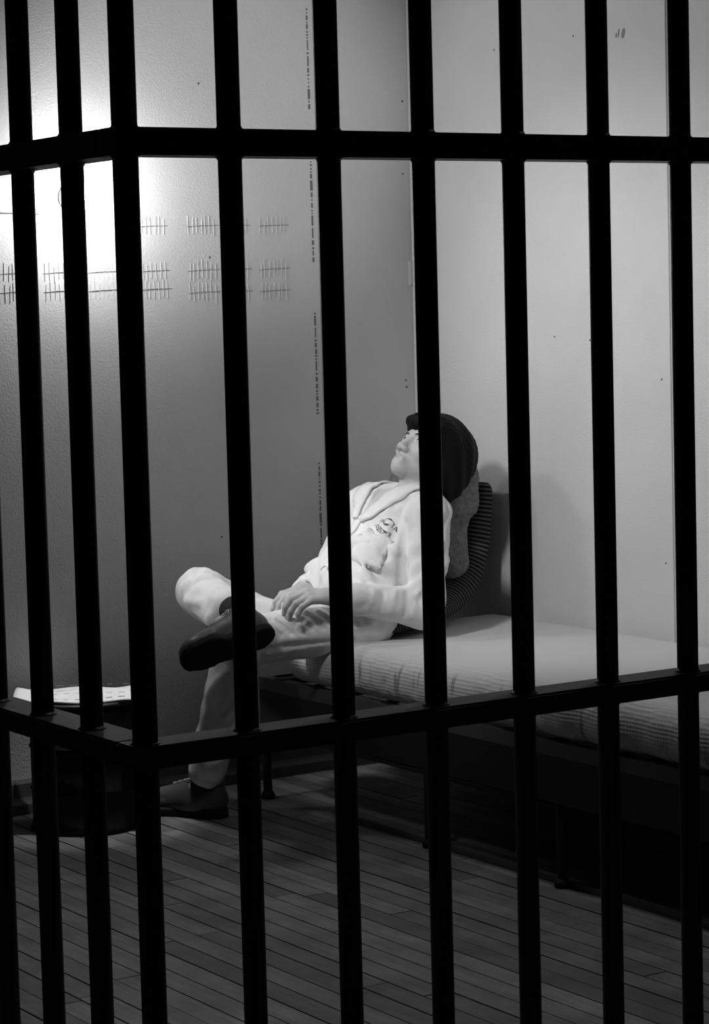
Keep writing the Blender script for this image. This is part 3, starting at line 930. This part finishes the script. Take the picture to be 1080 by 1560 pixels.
for c_, d_, am in (((2.075, 2.20, .875), (2.03, 2.15, .80), .006), ((2.095, 2.18, .86), (2.05, 2.14, .77), -.007), ((2.06, 2.22, .87), (1.995, 2.19, .79), -.006),
                   ((2.005, 2.30, .83), (1.945, 2.24, .72), .004), ((1.97, 2.33, .78), (1.93, 2.26, .69), -.004), ((1.99, 2.45, .83), (1.91, 2.44, .74), -.005),
                   ((1.90, 2.30, .70), (1.89, 2.23, .63), .007), ((1.87, 2.33, .68), (1.86, 2.25, .61), -.007), ((2.02, 2.12, .72), (2.00, 2.12, .62), -.006)):
    T.fold(c_, d_, .010, am)
for k, t in enumerate((.22, .34, .47, .60, .70)):
    c = ELL + (WRL - ELL) * t
    T.fold(c + v3(.015, -.05, .045), c + v3(-.012 + .01 * (k % 2), -.055, -.03), .007, -.006 if k % 2 else .006)
    c = ELR + (WRR - ELR) * t
    T.fold(c + v3(-.03, -.02, .05), c + v3(-.05, -.02, -.02), .008, .006 if k % 2 else -.006)
T.flush(1.4)
T.warp(lambda p: .0026 * np.sin(p[..., 2] * 83 + p[..., 0] * 30 + 3 * np.sin(p[..., 1] * 41 + p[..., 0] * 19)) * np.sin(p[..., 1] * 29 + p[..., 0] * 37 + 1))
T.warp(lambda p: .0022 * np.sin(p[..., 0] * 61 + 4 * np.sin(p[..., 1] * 23)) * np.sin(p[..., 2] * 57 + 3 * np.sin(p[..., 0] * 31 + p[..., 1] * 17)))
shirt = field_obj('shirt', T, (1.68, 2.06, .48), (2.25, 2.74, .98), .0058, M_SHIRT, person)

def lapel(rows, off=.003, th=.004, name='collar'):
    return draped(name, T, rows, off, th, M_SHIRT, shirt, 2)
VB = v3(1.975, 2.37, .85)
lapel([[(1.945, 2.378, .800), (1.945, 2.355, .790)], [(1.975, 2.350, .845), (1.965, 2.315, .815)], [(2.01, 2.325, .885), (1.995, 2.280, .850)], [(2.05, 2.308, .905), (2.03, 2.250, .870)],
       [(2.09, 2.300, .915), (2.085, 2.245, .895)], [(2.13, 2.310, .915), (2.14, 2.26, .88)]], .004, .006)
lapel([[(1.947, 2.392, .800), (1.955, 2.412, .805)], [(1.975, 2.410, .845), (1.965, 2.455, .830)], [(2.01, 2.425, .885), (1.99, 2.490, .865)], [(2.05, 2.435, .905), (2.02, 2.500, .885)],
       [(2.09, 2.440, .915), (2.085, 2.500, .895)], [(2.13, 2.430, .915), (2.14, 2.48, .88)]], .004, .006)
draped('button_placket', T, [[(1.955, 2.395, .80), (1.955, 2.365, .80)], [(1.92, 2.395, .77), (1.92, 2.365, .77)], [(1.875, 2.395, .72), (1.875, 2.365, .72)], [(1.85, 2.395, .66), (1.85, 2.365, .66)]], .001, .003, M_SHIRT, shirt, 2)
draped('chest_pocket', T, [[(1.950, 2.325, .755), (1.955, 2.290, .752), (1.965, 2.250, .750)], [(1.925, 2.325, .72), (1.93, 2.29, .715), (1.94, 2.250, .71)], [(1.90, 2.325, .68), (1.905, 2.29, .675), (1.915, 2.250, .67)]], .001, .003, M_SHIRT, shirt, 2)

def stencil(text, centre, size):
    cu = bpy.data.curves.new('stencil', 'FONT'); cu.body = text; cu.size = size; cu.align_x = 'CENTER'; cu.resolution_u = 2
    tmp = bpy.data.objects.new('stencil', cu); COL.objects.link(tmp)
    dg = bpy.context.evaluated_depsgraph_get(); dg.update()
    me = bpy.data.meshes.new_from_object(tmp.evaluated_get(dg))
    bpy.data.objects.remove(tmp)
    ex = v3(.08, -.93, -.24); ex /= np.linalg.norm(ex); ey = SP - ex * (SP @ ex); ey /= np.linalg.norm(ey)
    pts = np.array([np.array(centre) + ex * v.co.x + ey * v.co.y for v in me.vertices])
    pts = T.snap(pts, .0055)
    for v, p in zip(me.vertices, pts): v.co = p
    me.materials.clear(); me.materials.append(M_INK)
    o = bpy.data.objects.new('stencil_print', me); COL.objects.link(o); o.parent = shirt
stencil('INCTA', (1.966, 2.272, .790), .021)
stencil('30573', (1.955, 2.282, .770), .021)

# trousers
Q = Field()
Q.ell((1.90, 2.37, .545), (.105, .172, .082), None, .05)
Q.cone(HIPL, KNL, .078, .065, .03); Q.cone(HIPR, THR, .078, .068, .03); Q.cone(THR, KNR, .068, .065, .02)
eL = KNL + (ANL - KNL) * .93; eR = KNR + (ANR - KNR) * .74
Q.cone(KNL, eL, .064, .052, .02); Q.cone(KNR, eR, .066, .050, .02)
Q.cone(KNR + v3(-.012, -.06, -.02), eR + v3(-.035, .02, -.030), .050, .026, .03)      # slack cloth hanging under the shin
for k in range(9):                                                               # drag folds across the near thigh
    c = HIPL + (KNL - HIPL) * (.14 + .085 * k)
    Q.fold(c + v3(-.015, -.045, .07), c + v3(.030, -.08, .015), .0065, .0055)
    Q.fold(c + v3(-.030, -.045, .07), c + v3(.015, -.08, .015), .0055, -.0060)
Q.fold((1.86, 2.20, .540), (1.54, 2.27, .500), .007, .009, 6)
Q.fold((1.80, 2.20, .505), (1.62, 2.27, .515), .007, .008, 5)
Q.fold((1.80, 2.20, .485), (1.62, 2.27, .495), .008, -.008, 5)
Q.fold((1.74, 2.20, .475), (1.57, 2.28, .470), .007, .008, 5)
for a, b, w, am in (((1.53, 2.60, .665), (1.58, 2.66, .695), .010, -.007), ((1.53, 2.62, .64), (1.56, 2.55, .69), .011, .007), ((1.54, 2.58, .63), (1.56, 2.50, .67), .010, -.007),
                    ((1.52, 2.60, .60), (1.50, 2.47, .60), .012, .008), ((1.53, 2.57, .57), (1.50, 2.44, .565), .010, -.008), ((1.52, 2.63, .66), (1.50, 2.60, .58), .009, .006),
                    ((1.58, 2.62, .68), (1.68, 2.58, .63), .010, .006), ((1.60, 2.58, .68), (1.70, 2.54, .61), .010, -.006),
                    ((1.56, 2.40, .30), (1.48, 2.40, .22), .010, .008), ((1.57, 2.42, .25), (1.48, 2.44, .17), .010, -.008), ((1.55, 2.42, .20), (1.48, 2.47, .16), .009, .007),
                    ((1.54, 2.34, .40), (1.48, 2.38, .30), .010, -.008), ((1.50, 2.36, .44), (1.47, 2.42, .36), .010, .007), ((1.56, 2.40, .36), (1.50, 2.38, .28), .009, .007)):
    Q.fold(a, b, w, am)
Q.flush(1.25)
Q.warp(lambda p: .0020 * np.sin(p[..., 0] * 57 + 4 * np.sin(p[..., 1] * 27)) * np.sin(p[..., 2] * 63 + 3 * np.sin(p[..., 0] * 29 + p[..., 1] * 19)))
trousers = field_obj('trousers', Q, (1.38, 2.12, .08), (2.06, 2.80, .74), .0062, M_TROU, person)

# dark socks between cuff and shoe
for kn, an, tp in ((KNR, ANR, .62), (KNL, ANL, .80)):
    K_ = Field(); K_.cone(kn + (an - kn) * tp, an, .040, .037, .01); K_.cone(an, an + (an - kn) * .12, .037, .034, .01)
    lo_ = np.minimum(kn, an) - .1; hi_ = np.maximum(kn, an) + .1
    field_obj('sock', K_, lo_, hi_, .007, M_SOCK, person)

# shoes
def shoe(heel, a, b, flip=1, wide=1.0):
    a = a / np.linalg.norm(a); b = b - a * (a @ b); b /= np.linalg.norm(b); c = np.cross(b, a) * flip
    L = lambda x, y, z: heel + a * x + c * y * wide + b * z
    AX = [a, c, b]
    U = Field()
    U.cone(L(.038, 0, .045), L(.10, 0, .045), .036, .038, .02)
    U.cone(L(.10, 0, .042), L(.225, .006, .030), .040, .037, .03)
    U.ell(L(.232, .006, .028), (.050, .043, .030), AX, .02)
    U.cone(L(.045, 0, .06), L(.050, 0, .100), .036, .037, .02)
    U.cone(L(.065, 0, .085), L(.19, .004, .045), .033, .030, .02)
    U.cone(L(.048, 0, .10), L(.050, 0, .17), .030, .033, .006, 's')
    U.plane(L(0, 0, .016), -b, .004)
    for k in range(3):
        U.ridge(L(.170 + k * .012, -.04, .03), L(.178 + k * .012, .04, .05), .005, -.0035)
    lo = np.min([L(x, y, z) for x in (-.03, .31) for y in (-.07, .07) for z in (-.02, .16)], 0)
    hi = np.max([L(x, y, z) for x in (-.03, .31) for y in (-.07, .07) for z in (-.02, .16)], 0)
    up = field_obj('shoe', U, lo, hi, .005, M_SHOE, person)
    So = Field()
    def out(p):
        q = (p - heel) @ np.array(AX).T
        x, y, z = q[..., 0], q[..., 1] / wide, q[..., 2]
        d = np.full(x.shape, 1.0)
        pts = [(.040, 0, .038), (.13, -.002, .034), (.205, .006, .049), (.243, .006, .043)]
        for (x0, y0, r0), (x1, y1, r1) in zip(pts, pts[1:]):
            t = np.clip(((x - x0) * (x1 - x0) + (y - y0) * (y1 - y0)) / ((x1 - x0) ** 2 + (y1 - y0) ** 2), 0, 1)
            dd = np.hypot(x - x0 - t * (x1 - x0), y - y0 - t * (y1 - y0)) - (r0 + (r1 - r0) * t)
            h = np.clip(.5 + .5 * (d - dd) / .02, 0, 1); d = d * (1 - h) + dd * h - .02 * h * (1 - h)
        return np.maximum(d, np.abs(z - .0125) - .0115)
    So.add(out, lo, hi, .001)
    field_obj('sole', So, lo, hi, .0045, M_SOLE, up)
    for k in range(5):
        x = .098 + k * .019
        pts = [U.snap(np.array([L(x + dx, y, .12)]) , .0022)[0] for dx, y in ((0, -.026), (.004, -.013), (.006, 0), (.004, .013), (0, .026))]
        bm = bmesh.new(); add_tube(bm, [tuple(q) for q in pts], .0028, 7); bm_obj('lace', bm, M_LACE, up, True)
    bm = bmesh.new()
    kx = .098
    bow = [L(kx, 0, .12), L(kx - .005, .018, .125), L(kx + .012, .034, .11), L(kx + .02, .024, .105), L(kx + .004, .004, .118), L(kx + .002, -.016, .124), L(kx + .016, -.032, .108), L(kx + .03, -.026, .095)]
    add_tube(bm, [tuple(U.snap(q[None], .004)[0]) for q in bow], .0024, 7); bm_obj('lace', bm, M_LACE, up, True)
    return up
shoe(v3(1.546, 2.482, .001), v3(-.46, .888, 0), v3(0, 0, 1))
shoe(v3(1.556, 2.205, .536), v3(-.97, .02, -.175), v3(-.10, .78, .62), 1, 1.1)
